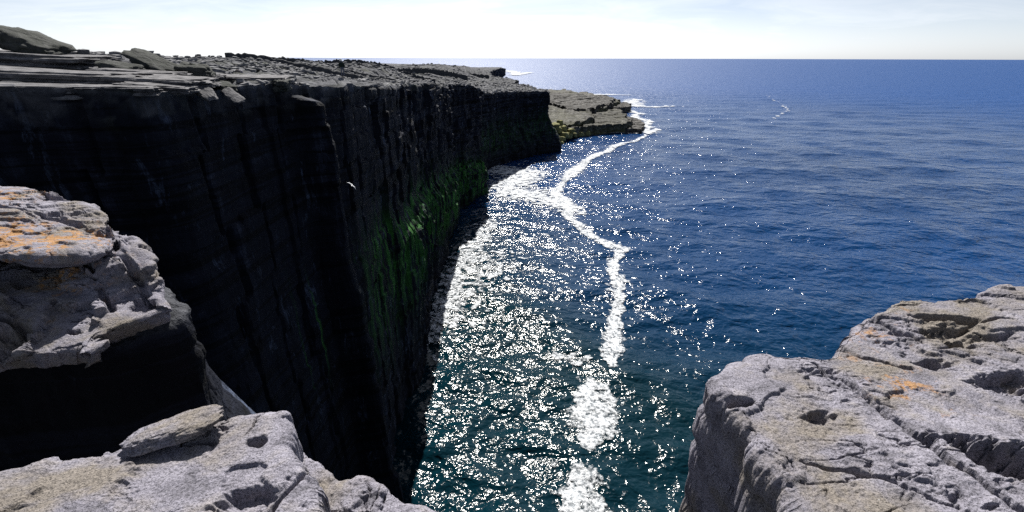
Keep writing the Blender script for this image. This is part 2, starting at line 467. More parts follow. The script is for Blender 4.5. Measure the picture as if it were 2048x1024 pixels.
# bench of algae-covered rock low on the wall
zb = np.interp(Y0, [46, 62, 76, 103, 140, 186, 225, 300], [35, 34.5, 33, 30, 24, 17.5, 11.5, 5.0])
zb = zb + 1.2 * perlin(S / 9.0, 0, 0, 61)
inY = sstep(44, 64, Y0) * (1 - sstep(212, 224, Y0))
bench = inY * sstep(55, 88, Y0) * sstep(2.2, -3.6, Zw - zb) * (2.2 + 1.3 * perlin(S / 11.0, 0, 2, 62) + 1.8 * perlin(S / 2.4, Zw / 30.0, 0, 63) + 1.0 * perlin(S / 0.9, Zw / 14.0, 0, 64)) * (1 - 0.5 * sstep(6, 24, zb - Zw))
off = off + bench
# foot of the headland steps out to the sea
foot = sstep(262, 300, Y0) * (1 - sstep(330, 345, Y0)) * sstep(24, 4, Zw) * 9.0
off = off + foot
lipfade = sstep(0.0, 0.6, dep) * 0.4 + 0.6
off = off * lipfade
Xw = X0 + nx[None, :] * off; Yw = Y0 + ny[None, :] * off
green_w = inY * np.clip(0.9 * np.exp(-((Zw - zb + 7.0) / 8.5) ** 2) + 0.9 * np.exp(-((Zw - zb) / 2.2) ** 2), 0, 1)
green_w = np.maximum(green_w, 0.28 * sstep(235, 250, Y0) * (1 - sstep(400, 430, Y0)) * np.exp(-((Zw - 17) / 9) ** 2))
green_w = np.maximum(green_w, 1.0 * sstep(36, 39, Y0) * (1 - sstep(52, 58, Y0)) * np.exp(-((Zw - 33) / 6) ** 2) * sstep(0.18, 0.3, perlin(S / 1.3, 0, 0, 66)))
cb = np.floor(S / 1.1 + 0.8 * perlin(S / 2.0, Zw / 2.0, 0, 68)); cz = np.floor(Zw / 0.8 + 0.7 * perlin(S / 1.5, Zw / 2.0, 0, 67))
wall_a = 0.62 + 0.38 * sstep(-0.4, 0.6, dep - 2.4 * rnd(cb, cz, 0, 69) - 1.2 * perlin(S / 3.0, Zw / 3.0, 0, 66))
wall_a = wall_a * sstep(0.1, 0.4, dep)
# inland rows, sheared direction so that rows never cross
di = np.concatenate([[0.0], np.cumsum(0.17 * 1.058 ** np.arange(NI - 1))])
dx_, dy_ = -0.857, 0.515
sc_in = np.clip(rr / 45.0, 0.8, 12.0) ** 0.6
Xi = Xw[0][None, :] + dx_ * di[::-1][:, None] * sc_in[None, :]
Yi = Yw[0][None, :] + dy_ * di[::-1][:, None] * sc_in[None, :]
Zi = EYE + ground_z(Xi, Yi)
bl = sstep(0.0, 1.2, di[::-1])[:, None]
Zi = Zi * bl + Zw[0][None, :] * (1 - bl)
XX = np.concatenate([Xi[:-1], Xw]); YY = np.concatenate([Yi[:-1], Yw]); ZZ = np.concatenate([Zi[:-1], Zw])
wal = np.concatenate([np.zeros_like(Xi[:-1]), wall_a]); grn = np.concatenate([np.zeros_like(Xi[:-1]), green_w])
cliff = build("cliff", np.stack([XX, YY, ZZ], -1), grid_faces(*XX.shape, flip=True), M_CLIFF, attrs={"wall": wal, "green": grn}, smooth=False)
tag(cliff, "long dark limestone cliff with bare rocky top above the sea", None, None, "structure")

def cliff_top_z(x, y):
    return EYE + float(ground_z(np.array([float(x)]), np.array([float(y)]))[0])

# ------------------------------------------------------------------ near ground the photographer stands on, with its own wall to the sea
own = np.array([(-60, -6), (-9, -1.0), (-5, -0.3), (-2.6, 0.0), (-1.3, 0.4), (-0.4, 0.4), (0.5, 0.3), (1.4, 0.9), (2.5, 1.5), (6, 1.4), (60, -6), (60, -70), (-60, -70)], float)
def polyline_resample(P, step, closed=True):
    Q = np.concatenate([P, P[:1]]) if closed else P
    L = np.concatenate([[0], np.cumsum(np.linalg.norm(np.diff(Q, axis=0), axis=1))])
    n = int(L[-1] / step)
    s = np.linspace(0, L[-1], n, endpoint=not closed)
    return np.stack([np.interp(s, L, Q[:, k]) for k in range(Q.shape[1])], -1)
oc = polyline_resample(own, 0.8)
rows = []
for f in (0.0, 0.5, 0.9):
    r = oc * f + np.array([0, -20.0]) * (1 - f)
    rows.append(np.column_stack([r, EYE - 2.9 + 0.1 * fbm(r[:, 0], r[:, 1], 0, 3, 70)]))
for z in np.concatenate([[EYE - 2.95], np.linspace(EYE - 3.6, -1.5, 60)]):
    w = 0.6 * fbm(oc[:, 0] / 3, oc[:, 1] / 3, z / 8, 4, 71)
    rows.append(np.column_stack([oc[:, 0] + w, oc[:, 1] + w - 0.25, np.full(len(oc), z)]))
R = np.stack(rows)
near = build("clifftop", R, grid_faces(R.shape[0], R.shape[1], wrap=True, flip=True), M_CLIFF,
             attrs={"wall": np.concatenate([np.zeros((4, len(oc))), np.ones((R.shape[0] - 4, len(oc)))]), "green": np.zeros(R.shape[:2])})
tag(near, "rocky cliff edge under the photographer", None, None, "structure")

# ------------------------------------------------------------------ sea
WAVES = []
_rs = np.random.RandomState(4)
for i in range(46):
    lam = 3.6 * (55 / 3.6) ** (i / 45.0)
    az = math.radians(200) + _rs.normal(0, 0.55)
    slope = 0.030 * (lam / 10.0) ** -0.25
    WAVES.append((2 * math.pi / lam * math.sin(az), 2 * math.pi / lam * math.cos(az), slope * lam / (2 * math.pi), _rs.uniform(0, 6.28), lam))
def wave_z(x, y):
    d = np.hypot(x, y) + 40.0
    cell = 0.0102 * d
    z = np.zeros(np.shape(x))
    for kx, ky, a, ph, lam in WAVES:
        z += a * np.clip((lam - 2.5 * cell) / (2.5 * cell), 0, 1) * np.sin(kx * x + ky * y + ph)
    return z
yy = [18.0]
while yy[-1] < 45000: yy.append(yy[-1] + 0.0105 * (yy[-1] + 45))
yy = np.array(yy)
fx = np.concatenate([np.linspace(-4.5, -1.35, 40, endpoint=False), np.linspace(-1.35, 1.35, 260), np.linspace(1.35, 4.5, 41)[1:]])
YS = np.broadcast_to(yy[:, None], (len(yy), len(fx))); XS = fx[None, :] * (YS + 45)
ZS = wave_z(XS, YS)
cd, _ = seg_dist(XS, YS, [(a, b) for a, b, _c in EDGE])
shallow = np.clip(np.exp(-np.maximum(cd - 10, 0) / 55.0) * sstep(260, 120, YS) + 0.6 * sstep(130, 45, YS), 0, 1)
sea = build("sea", np.stack([XS, YS, ZS], -1), grid_faces(*XS.shape), M_SEA, attrs={"shallow": shallow, "far": sstep(220, 1200, np.hypot(XS, YS))})
tag(sea, "deep blue ocean with sun glitter", None, None, "structure")

# ------------------------------------------------------------------ foam: real sheets lying on the water, cut where the foam breaks up
def foam(name, pts, label, cell, soft=0.0, thr=0.5, seed=1, lac=1.0, streaky=1.0):
    """pts: (x, y, half width). Density falls from the centre line; noise breaks it into lace."""
    P = np.array(pts, float)
    Q = np.concatenate([[2 * P[0] - P[1]], P, [2 * P[-1] - P[-2]]]); sm = []
    for i in range(1, len(Q) - 2):
        for u_ in np.linspace(0, 1, 5, endpoint=False):
            a, b, c, d = Q[i - 1], Q[i], Q[i + 1], Q[i + 2]
            sm.append(0.5 * (2 * b + (c - a) * u_ + (2 * a - 5 * b + 4 * c - d) * u_ ** 2 + (3 * b - a - 3 * c + d) * u_ ** 3))
    P = np.array(sm + [P[-1]]); P[:, 2] = np.maximum(P[:, 2], 0.4)
    m = P[:, 2].max() * 2.2 + 2
    xs = np.arange(P[:, 0].min() - m, P[:, 0].max() + m, cell); ys = np.arange(P[:, 1].min() - m, P[:, 1].max() + m, cell * streaky)
    X, Y = np.meshgrid(xs, ys)
    sw = lac
    wx = X + sw * 3.2 * fbm(X / (5 * sw), Y / (5 * sw), 0, 4, seed, gain=0.6); wy = Y + sw * 3.2 * fbm(X / (5 * sw), Y / (5 * sw), 5, 4, seed, gain=0.6)
    d, par = seg_dist(wx, wy, P)
    hw = np.interp(par, np.arange(len(P)), P[:, 2])
    q = d / hw
    den = 1.0 - sstep(0.55, 1.6 + soft, q)
    n = 0.5 + 0.9 * fbm(X / (2.6 * sw), Y / (2.6 * sw), 0, 5, seed + 3, gain=0.62) - 0.55 * np.abs(perlin(X / (3.4 * sw), Y / (3.4 * sw), 2, seed + 9))
    val = den + (n - 0.5) * (1.0 + soft) * (0.6 + q.clip(0, 1.5)) - thr
    keep = val > -0.22
    keep &= q < 2.1 + soft
    Z = wave_z(X, Y) + 0.10 + 0.0009 * np.hypot(X, Y) + 0.10 * sw * np.clip(n, 0, 1)
    r, c = X.shape
    F = grid_faces(r, c)
    kf = keep.ravel()[F].sum(1) >= 3
    F = F[kf]
    use = np.zeros(r * c, bool); use[F.ravel()] = True
    idx = np.cumsum(use) - 1
    V = np.stack([X, Y, Z], -1).reshape(-1, 3)[use]
    o = build(name, V, idx[F], M_FOAM, attrs={"foam_amount": np.clip(0.34 + 0.8 * val, 0, 0.82).ravel()[use]})
    return tag(o, label, "foam", None, "stuff")

foam("foam_streak", [(114, 392, 1.2), (98, 362, 1.8), (81.9, 346, 3.0), (68, 322, 2.6), (58.7, 309, 3.4), (47, 284, 2.6), (40.5, 270.6, 4.0), (32, 247, 4.5), (27, 232, 2.2), (21.5, 212, 2.6), (24.5, 195, 3.2), (23.6, 177, 2.2), (26.5, 163, 2.0), (31.6, 150.3, 2.2),
                     (37.2, 141, 2.6), (33.6, 133, 1.6), (30.9, 126, 1.6), (31.0, 117, 2.2), (29.1, 109, 2.0), (27.2, 101, 1.6), (25.2, 94, 2.0), (22.9, 85, 2.2), (20.8, 77.5, 1.4)],
     "winding white foam streak running from the platform tip towards the near rocks", 0.34, seed=3)
foam("foam_patch", [(16.4, 71.5, 2.2), (15.6, 67, 4.0), (14.6, 61.5, 4.0), (13.2, 57.5, 1.6)], "rounded white foam patch in the middle of the glitter", 0.2, seed=5)
foam("foam_patch", [(11.2, 50.5, 2.6), (10.6, 46, 3.6), (10.0, 41, 3.6)], "white foam patch nearest the bottom edge between the two near rocks", 0.2, seed=8)
foam("foam_patch", [(9.5, 82, 1.0), (13.5, 80.5, 1.4), (16, 80, 0.8)], "small ragged foam scrap beside the winding streak", 0.22, soft=0.5, thr=0.62, seed=9)
foam("cove_foam", [(-6, 258, 9), (8, 252, 10), (2, 232, 9), (-2, 214, 8), (9, 208, 9), (18, 199, 7), (27, 184, 4)], "broad broken surf filling the cove beyond the green bench", 0.42, soft=0.7, thr=0.46, seed=11)
foam("cliff_foam", [(-9, 168, 3), (-12, 150, 3.5), (-15.5, 132, 4.5), (-17.0, 118, 4.0), (-18, 105, 3.6), (-19, 93, 3.0), (-20, 84, 3)], "surf washing along the foot of the dark cliff wall", 0.3, soft=0.6, thr=0.72, seed=14)
foam("cliff_foam", [(-4, 134, 5), (-9, 124, 6), (-12.5, 112, 5), (-14.5, 98, 4)], "lacy drifting foam just outside the cliff shadow", 0.3, soft=1.2, thr=0.86, seed=15)
foam("cliff_foam", [(-24, 71, 2.6), (-25, 64, 2.2)], "pale surf deep in the shadow under the cliff pillar", 0.3, soft=0.5, thr=0.6, seed=16)
foam("platform_surf", [(40, 905, 10), (69, 869, 9), (110, 850, 8), (160, 845, 8), (198, 830, 7)], "white surf line behind the low rock platform", 1.0, seed=20, lac=3, streaky=2.0)
foam("platform_surf", [(190, 740, 12), (175, 690, 14), (170, 640, 10), (195, 632, 6), (215, 640, 3)], "broken surf off the far end of the platform", 1.0, soft=0.5, thr=0.58, seed=22, lac=3, streaky=2.0)
foam("platform_surf", [(140, 580, 5), (150, 545, 5), (138, 528, 4), (136, 500, 4), (140, 480, 4), (129, 450, 4), (125, 425, 4), (118, 400, 5), (124, 412, 4), (134, 425, 2)], "surf fringe round the tip of the low rock platform", 0.7, soft=0.4, seed=24, lac=2)
foam("platform_surf", [(66, 397, 1.6), (80, 399, 1.4), (95, 400, 1.6), (106, 401, 2.5)], "thin wash line along the front foot of the platform", 0.5, soft=0.5, thr=0.6, seed=26, lac=1.5)
foam("far_surf", [(-18, 2300, 22), (2, 2150, 25), (15, 1990, 24), (14, 1840, 22), (10, 1760, 18), (40, 1950, 20), (80, 2080, 14)], "bright surf breaking off the farthest headland", 3.0, soft=0.3, seed=28, lac=8, streaky=3.0)
foam("drift_line", [(285, 511, 1.3), (312, 545, 1.3), (345, 590, 1.6), (362, 625, 1.8), (385, 680, 1.0), (440, 830, 1.0)], "faint bent foam line far out on open water", 1.1, soft=0.9, thr=0.83, seed=30, lac=3, streaky=2.0)

# ------------------------------------------------------------------ low rock platform beyond the headland (three tiers)
def prism_rock(name, outline, z0, z1, parent, seed, mat, step=1.0, rough=1.0, beds=3.0, green=0.0, tilt=(0, 0)):
    """flat-topped bed of rock: ragged jointed outline, vertical sides with bedding, uneven top"""
    P = polyline_resample(np.array(outline, float), step)
    c = P.mean(0)
    n = len(P)
    d = P - c; L = np.hypot(d[:, 0], d[:, 1])
    s = np.arange(n) * step
    jag = rough * (1.8 * (rnd(np.floor(s / (step * 7)), 0, 0, seed) - 0.5) + 0.9 * (rnd(np.floor(s / (step * 3)), 1, 0, seed) - 0.5))
    u = d / L[:, None]
    P = P + u * jag[:, None]
    rows = []
    zt = lambda X, Y: z1 + tilt[0] * (X - c[0]) + tilt[1] * (Y - c[1]) + rough * (0.7 * fbm(X / (9 * rough), Y / (9 * rough), 0, 4, seed) + 0.8 * (pave(X, Y, 3.2 * rough, seed)[0] - 0.5) - 0.5 * (1 - pave(X, Y, 3.2 * rough, seed)[1]))
    for f in np.concatenate([np.linspace(0, 0.97, 60), [0.99, 1.0]]):
        Q = c + (P - c) * f
        rows.append(np.column_stack([Q, zt(Q[:, 0], Q[:, 1])]))
    top_edge = rows[-1][:, 2]
    for k in np.linspace(0.03, 1, 26):
        z = top_edge * (1 - k) + z0 * k
        b = z / beds
        o = rough * (0.7 * (rnd(np.floor(b), np.floor(s / (step * 5)), 0, seed + 5) - 0.5) + 0.8 * fbm(P[:, 0] / (5 * rough), P[:, 1] / (5 * rough), z / (4 * rough), 3, seed + 6) + 0.5 * k)
        Q = P + u * o[:, None]
        rows.append(np.column_stack([Q, z]))
    R = np.stack(rows)
    g = np.zeros(R.shape[:2])
    if green:
        g = green * np.clip(1 - np.abs(R[..., 2] - z0) / (z1 - z0) + 0.2, 0, 1) * sstep(95, 55, R[..., 0])
    return build(name, R, grid_faces(R.shape[0], R.shape[1], wrap=True, flip=True), mat, parent, {"green": g})

plat = empty("rock_platform", (80, 480, 0))
tag(plat, "low stepped rock platform jutting into the sea beyond the cliff headland", "rock platform")
def local(pts, e): return [(x - e.location.x, y - e.location.y) for x, y in pts]
prism_rock("tier", local([(88, 404), (100, 401), (112, 403), (119, 418), (124, 445), (128, 480), (112, 500), (94, 470)], plat), -1.5, 3.8, plat, 81, M_PLAT, 1.0, 1.6, 2.0, 0.0)
prism_rock("tier", local([(28, 366), (46, 372), (62, 386), (76, 397), (97, 402), (105, 412), (110, 440), (113, 480), (118, 510), (100, 560), (40, 560), (20, 430)], plat), -1.5, 8.0, plat, 82, M_PLAT, 1.2, 2.2, 2.2, 0.25)
prism_rock("tier", local([(28, 374), (46, 380), (60, 394), (70, 404), (75, 430), (77, 470), (90, 500), (106, 520), (120, 560), (134, 600), (130, 660), (112, 720), (85, 800), (40, 800), (0, 640), (10, 450)], plat), 4.0, 11.4, plat, 83, M_PLAT, 1.6, 2.8, 2.2, 0.3)
prism_rock("tier", local([(104, 560), (122, 548), (142, 572), (150, 606), (142, 640), (110, 660)], plat), -1.5, 7.0, plat, 84, M_PLAT, 1.2, 1.6, 2.0)
prism_rock("tier", local([(62, 470), (84, 476), (92, 500), (108, 522), (116, 555), (128, 600), (120, 650), (60, 690), (30, 560)], plat), 8.0, 13.6, plat, 85, M_PLAT, 1.4, 2.6, 2.0)

PLAT = plat
# ------------------------------------------------------------------ generic boulders and slabs
def blob(name, size, rot, loc, mat, seed, n=22, rough=0.12, boxy=4.0, beds=0.0, parent=None, taper=0.0, lichen=None, chops=7):
    """rounded block: superellipsoid with per-face cuts, bedding notches and noise; size = half extents"""
    th = np.linspace(0, math.pi, n); ph = np.linspace(0, 2 * math.pi, 2 * n, endpoint=False)
    T, Pp = np.meshgrid(th, ph, indexing='ij')
    x, y, z = np.sin(T) * np.cos(Pp), np.sin(T) * np.sin(Pp), np.cos(T)
    r = (np.abs(x) ** boxy + np.abs(y) ** boxy + np.abs(z) ** boxy) ** (-1.0 / boxy)
    rs = np.random.RandomState(seed)
    for _ in range(chops):                               # random chopped corners
        v = rs.normal(size=3); v /= np.linalg.norm(v)
        dcut = rs.uniform(0.95, 1.2)
        dot = x * v[0] + y * v[1] + z * v[2]
        r = np.where(dot > 0.15, np.minimum(r, dcut / np.maximum(dot, 0.15)), r)
    x, y, z = x * r, y * r, z * r
    f = 1 + rough * 2.2 * fbm(x * 1.1 + seed, y * 1.1, z * 1.1, 4, seed) + rough * 0.7 * fbm(x * 4 + seed, y * 4, z * 4, 3, seed + 4, gain=0.6)
    if beds:
        b = z * beds + 0.3 * fbm(x + seed, y, 0, 2, seed)
        f = f * (1 - 0.10 * (1 - sstep(0.0, 0.22, np.minimum(b - np.floor(b), 1 - b + np.floor(b)))) + 0.06 * (rnd(np.floor(b), 0, 0, seed) - 0.5))
    if taper:
        z = z * (1 - taper * (x * 0.5 + 0.5))
    V = np.stack([x * f * size[0], y * f * size[1], z * f * size[2]], -1)
    at = {"lichen": np.zeros(V.shape[:2]) if lichen is None else np.full(V.shape[:2], lichen)}
    o = build(name, V, grid_faces(n, 2 * n, wrap=True, flip=True), mat, parent, at)
    o.rotation_euler = rot; o.location = loc
    return o

R_ = math.radians
def on_ground(x, y, dz): return (x, y, cliff_top_z(x, y) + dz)
# big slabs of the bedded lip at the left, parts of the cliff
SLABS = [  # x, y, z above eye, half sizes, rotation
    (-30.0, 27.9, -1.86, (5.2, 1.4, 0.40), (R_(0), R_(1.5), R_(6))),
    (-24.6, 28.9, -1.90, (3.0, 1.3, 0.30), (R_(0), R_(1), R_(10))),
    (-33.2, 32.4, -1.24, (8.2, 2.5, 0.48), (R_(0), R_(2.2), R_(6))),
    (-24.2, 32.0, -1.60, (2.9, 1.2, 0.30), (R_(-1), R_(3), R_(14))),
    (-43.4, 41.0, -0.22, (8.2, 3.6, 0.62), (R_(0), R_(3.0), R_(6))),
    (-25.6, 34.0, -1.52, (4.0, 1.7, 0.30), (R_(1), R_(3), R_(12))),
    (-22.9, 31.0, -1.84, (2.0, 1.2, 0.26), (R_(2), R_(5), R_(16))),
    (-28.0, 36.6, -1.30, (3.0, 1.3, 0.36), (R_(0), R_(3), R_(8))),
    (-24.2, 44.2, -1.86, (3.4, 2.2, 0.28), (R_(1), R_(2), R_(8))),
    (-27.5, 40.5, -1.58, (2.6, 1.5, 0.30), (R_(1), R_(2), R_(4))),
]
for i, (x, y, h, hs, rot) in enumerate(SLABS):
    blob("slab", hs, rot, (x, y, EYE + h), M_SLAB, 100 + i, n=60, rough=0.12, boxy=12, beds=1.2, parent=cliff, chops=0)

BOULDERS = [  # name, centre, half size, rotation, boxy, taper, material, label
    ("boulder", (-41.4, 42.8, EYE + 0.98), (2.7, 1.7, 1.0), (R_(4), R_(15), R_(-6)), 3.2, 0.5, M_BOULDER, "biggest dark humped boulder on the skyline above the layered slabs"),
    ("boulder", on_ground(-47.4, 62.0, 0.30), (0.55, 0.5, 0.5), (0, 0, R_(20)), 3, 0, M_BOULDER, "small rounded boulder poking above the skyline on its own"),
    ("boulder", (-30.6, 38.0, EYE - 0.82), (1.6, 1.0, 0.46), (R_(5), R_(6), R_(-8)), 3, 0.3, M_BOULDER, "dark undercut boulder with a pale flat top behind the bare slabs"),
    ("tilted_slab", (-30.9, 42.0, EYE - 0.50), (1.9, 1.0, 0.42), (R_(12), R_(22), R_(-6)), 5, 0.35, M_BOULDER, "dark wedge slab tilted down towards the open sea"),
    ("rock_block", (-26.0, 40.0, EYE - 1.12), (1.15, 1.0, 0.62), (R_(4), R_(6), R_(10)), 6, 0, M_BOULDER, "dark square block at the head of the collapsed notch"),
    ("rock_block", (-21.7, 36.0, EYE - 2.15), (0.8, 0.6, 0.34), (R_(8), R_(12), R_(-20)), 6, 0.2, M_BOULDER, "small block wedged in the notch under the tilted slabs"),
    ("tilted_slab", (-21.3, 33.0, EYE - 2.2), (0.9, 0.5, 0.12), (R_(16), R_(28), R_(-24)), 6, 0, M_SLAB, "pale thin slab sliding into the notch, upper of two"),
    ("tilted_slab", (-20.2, 34.4, EYE - 2.6), (0.8, 0.4, 0.10), (R_(18), R_(30), R_(-26)), 6, 0, M_SLAB, "pale thin slab sliding into the notch, lower of two"),
    ("rock_block", (-23.0, 42.6, EYE - 2.30), (1.8, 1.0, 0.50), (R_(2), R_(1), R_(8)), 7, 0, M_BOULDER, "long jointed block overhanging the drop beside the pillar"),
    ("rock_block", (-20.7, 43.0, EYE - 2.36), (0.62, 0.9, 0.54), (R_(2), R_(1), R_(8)), 7, 0, M_BOULDER, "square jointed block at the seaward end of the overhang"),
    ("pale_stone", on_ground(-31.5, 56.0, 0.12), (0.38, 0.25, 0.18), (0, R_(12), 0), 3, 0, M_NEAR, "small bright pale stone lying on the flat clifftop"),
    ("boulder", on_ground(-29.0, 52.0, 0.15), (1.1, 0.6, 0.30), (R_(4), R_(10), R_(-10)), 4, 0.3, M_BOULDER, "low dark boulder on the pavement nearer than the pale stone"),
]
for i, (nm, loc, hs, rot, bx, tp, mt, lab) in enumerate(BOULDERS):
    o = blob(nm, hs, rot, loc, mt, 140 + i, n=40, rough=0.17, boxy=bx, taper=tp, beds=1.0 if bx > 4 else 0)
    tag(o, lab, kind="thing", cat="boulder" if nm in ("boulder", "pale_stone") else "rock slab" if nm == "tilted_slab" else "rock block")

M_YELLOW = mat_boulder("yellow_lichened_rock", (0.06, 0.06, 0.03), (0.26, 0.25, 0.11), (0.30, 0.29, 0.10))
rq = np.random.RandomState(6)
for i, (x, y, z) in enumerate([(34, 352, 3), (38, 356, 2), (41, 362, 4), (45, 368, 3), (50, 374, 2.5), (56, 381, 2), (36, 362, 8), (40, 368, 8.5), (33, 358, 12), (38, 372, 12), (62, 388, 1.8), (35, 347, 0.6), (47, 371, 6.5)]):
    o = blob("rock", (rq.uniform(2.2, 4.2), rq.uniform(2, 3.5), rq.uniform(1.4, 2.6)), (rq.normal(0, .2), rq.normal(0, .2), rq.uniform(0, 3)), (x - PLAT.location.x, y - PLAT.location.y, z), M_YELLOW, 700 + i, n=16, rough=0.2, boxy=4, parent=PLAT)

# loose stones on the clifftop: the nearest as single parts, the rest one mass
def stone_mesh(seed):
    rs = np.random.RandomState(seed)
    th = np.linspace(0, math.pi, 4); ph = np.linspace(0, 2 * math.pi, 6, endpoint=False)
    T, Pp = np.meshgrid(th, ph, indexing='ij')
    x, y, z = np.sin(T) * np.cos(Pp), np.sin(T) * np.sin(Pp), np.cos(T)
    r = (np.abs(x) ** 5 + np.abs(y) ** 5 + np.abs(z) ** 5) ** (-0.2) * (1 + 0.16 * rs.normal(size=x.shape))
    r[0] = r[0].mean(); r[-1] = r[-1].mean()
    return np.stack([x * r, y * r, z * r * 0.55], -1).reshape(-1, 3), grid_faces(4, 6, wrap=True, flip=True)
rs = np.random.RandomState(77)
protos = [stone_mesh(200 + i) for i in range(6)]
proto_me = []
for V, F in protos:
    o = build("stone", V, F, M_RUBBLE, smooth=False)
    proto_me.append(o.data); bpy.data.objects.remove(o)
def stone_spots(n, rmin, rmax, dmax, seed):
    q = np.random.RandomState(seed); out = []
    ok = np.where((rr > rmin) & (rr < rmax))[0]
    w = 1.0 / rr[ok] ** 0.3; w /= w.sum()
    for _ in range(n):
        i = q.choice(ok, p=w); d = (q.uniform(0, 1) ** 1.6) * dmax + 0.4
        x = Xw[0][i] + dx_ * d; y = Yw[0][i] + dy_ * d
        if (x + 20.3) ** 2 + (y - 58) ** 2 > 9 and not (-24 < x < -15 and 50 < y < 57) and not (-31 < x < -19 and 58 < y < 78): out.append((x, y))
    return np.array(out)
sp_ = stone_spots(260, 44, 130, 24, 5)
zz = EYE + ground_z(sp_[:, 0], sp_[:, 1])
for i, ((x, y), z) in enumerate(zip(sp_, zz)):
    o = bpy.data.objects.new("stone", proto_me[i % 6]); COL.objects.link(o); o.parent = cliff
    s = rs.uniform(0.16, 0.5) * (0.5 + np.hypot(x, y) / 130)
    o.scale = (s * rs.uniform(1, 1.7), s, s * rs.uniform(0.6, 1.1)); o.rotation_euler = (rs.normal(0, 0.25), rs.normal(0, 0.25), rs.uniform(0, 6.3))
    o.location = (x, y, z + 0.3 * s)
def rubble_mass(n, rmin, rmax, dmax, smin, smax, seed):
    P = stone_spots(n, rmin, rmax, dmax, seed); Z = EYE + ground_z(P[:, 0], P[:, 1])
    q = np.random.RandomState(seed + 1); Vs, Fs, b = [], [], 0
    n = len(P)
    for i in range(n):
        V, F = protos[i % 6]
        s = q.uniform(smin, smax) * np.clip(np.hypot(*P[i]) / 160, 0.5, 1.8); a = q.uniform(0, 6.3)
        W = V * np.array([s * q.uniform(1, 1.6), s, s * q.uniform(0.7, 1.4)])
        c, sn = math.cos(a), math.sin(a)
        W = np.column_stack([W[:, 0] * c - W[:, 1] * sn + P[i, 0], W[:, 0] * sn + W[:, 1] * c + P[i, 1], W[:, 2] + q.normal(0, .08) * W[:, 0] + Z[i] + 0.3 * s])
        Vs.append(W); Fs.append(F + b); b += len(V)
    return np.concatenate(Vs), np.concatenate(Fs)
V, F = rubble_mass(4600, 60, 520, 90, 0.2, 0.55, 9)
V2, F2 = rubble_mass(1500, 30, 60, 60, 0.35, 1.0, 19)
kp = (V2.reshape(-1, 24, 3).mean(1)[:, 1] > 47)
n_ = kp.sum(); V2 = V2.reshape(-1, 24, 3)[kp].reshape(-1, 3); F2 = np.concatenate([protos[0][1] + 24 * i for i in range(n_)])
F = np.concatenate([F, F2 + len(V)]); V = np.concatenate([V, V2])
V3, F3 = rubble_mass(700, 330, 1300, 260, 0.3, 0.75, 29)
F = np.concatenate([F, F3 + len(V)]); V = np.concatenate([V, V3])
tag(build("rubble", V, F, M_RUBBLE, smooth=False), "grey storm-tossed rubble strewn over the clifftop", "rubble", None, "stuff")

# ------------------------------------------------------------------ dry stone field walls in the middle distance
def dry_wall(pts, h, label, seed):
    P = polyline_resample(np.array(pts, float), 0.7, closed=False)
    g = EYE + ground_base(P[:, 0], P[:, 1])
    t = np.gradient(P, axis=0); t /= np.hypot(t[:, 0], t[:, 1])[:, None]
    nn = np.column_stack([-t[:, 1], t[:, 0]])
    rows = []
    for off_, zz_ in [(-0.75, -1.0), (-0.62, 0.35), (-0.5, 0.75), (-0.3, 1.0), (0.3, 1.0), (0.5, 0.75), (0.62, 0.35), (0.75, -1.0)]:
        j = 0.16 * fbm(P[:, 0] * 1.3, P[:, 1] * 1.3, zz_ * 5, 3, seed)
        rows.append(np.column_stack([P + nn * (off_ + j)[:, None], g + h * zz_ * (1 + 0.5 * perlin(P[:, 0] * 0.9, P[:, 1] * 0.9, zz_, seed + 2))]))
    R = np.stack(rows)
    o = build("dry_stone_wall", R, grid_faces(R.shape[0], R.shape[1]), M_DRYWALL)
    tag(o, label, "stone wall", "dry stone field walls on the clifftop", "thing")
dry_wall([(-115, 150), (-98, 168), (-86, 190), (-66, 205), (-50, 222)], 1.5, "dry stone wall crossing the skyline behind the rubble, nearest the boulders", 91)
dry_wall([(-150, 270), (-110, 285), (-80, 292), (-48, 300)], 2.6, "dark field wall directly behind the walker's head", 92)
dry_wall([(-70, 120), (-52, 136), (-40, 152), (-30, 172)], 1.3, "lower dark field wall passing behind the walker's jacket", 93)
dry_wall([(-160, 380), (-120, 400), (-80, 415), (-40, 430)], 3.2, "field wall beyond the green strips", 94)
dry_wall([(-230, 560), (-150, 590), (-90, 600), (-30, 620)], 4.0, "farthest field wall below the low hump of the point", 95)

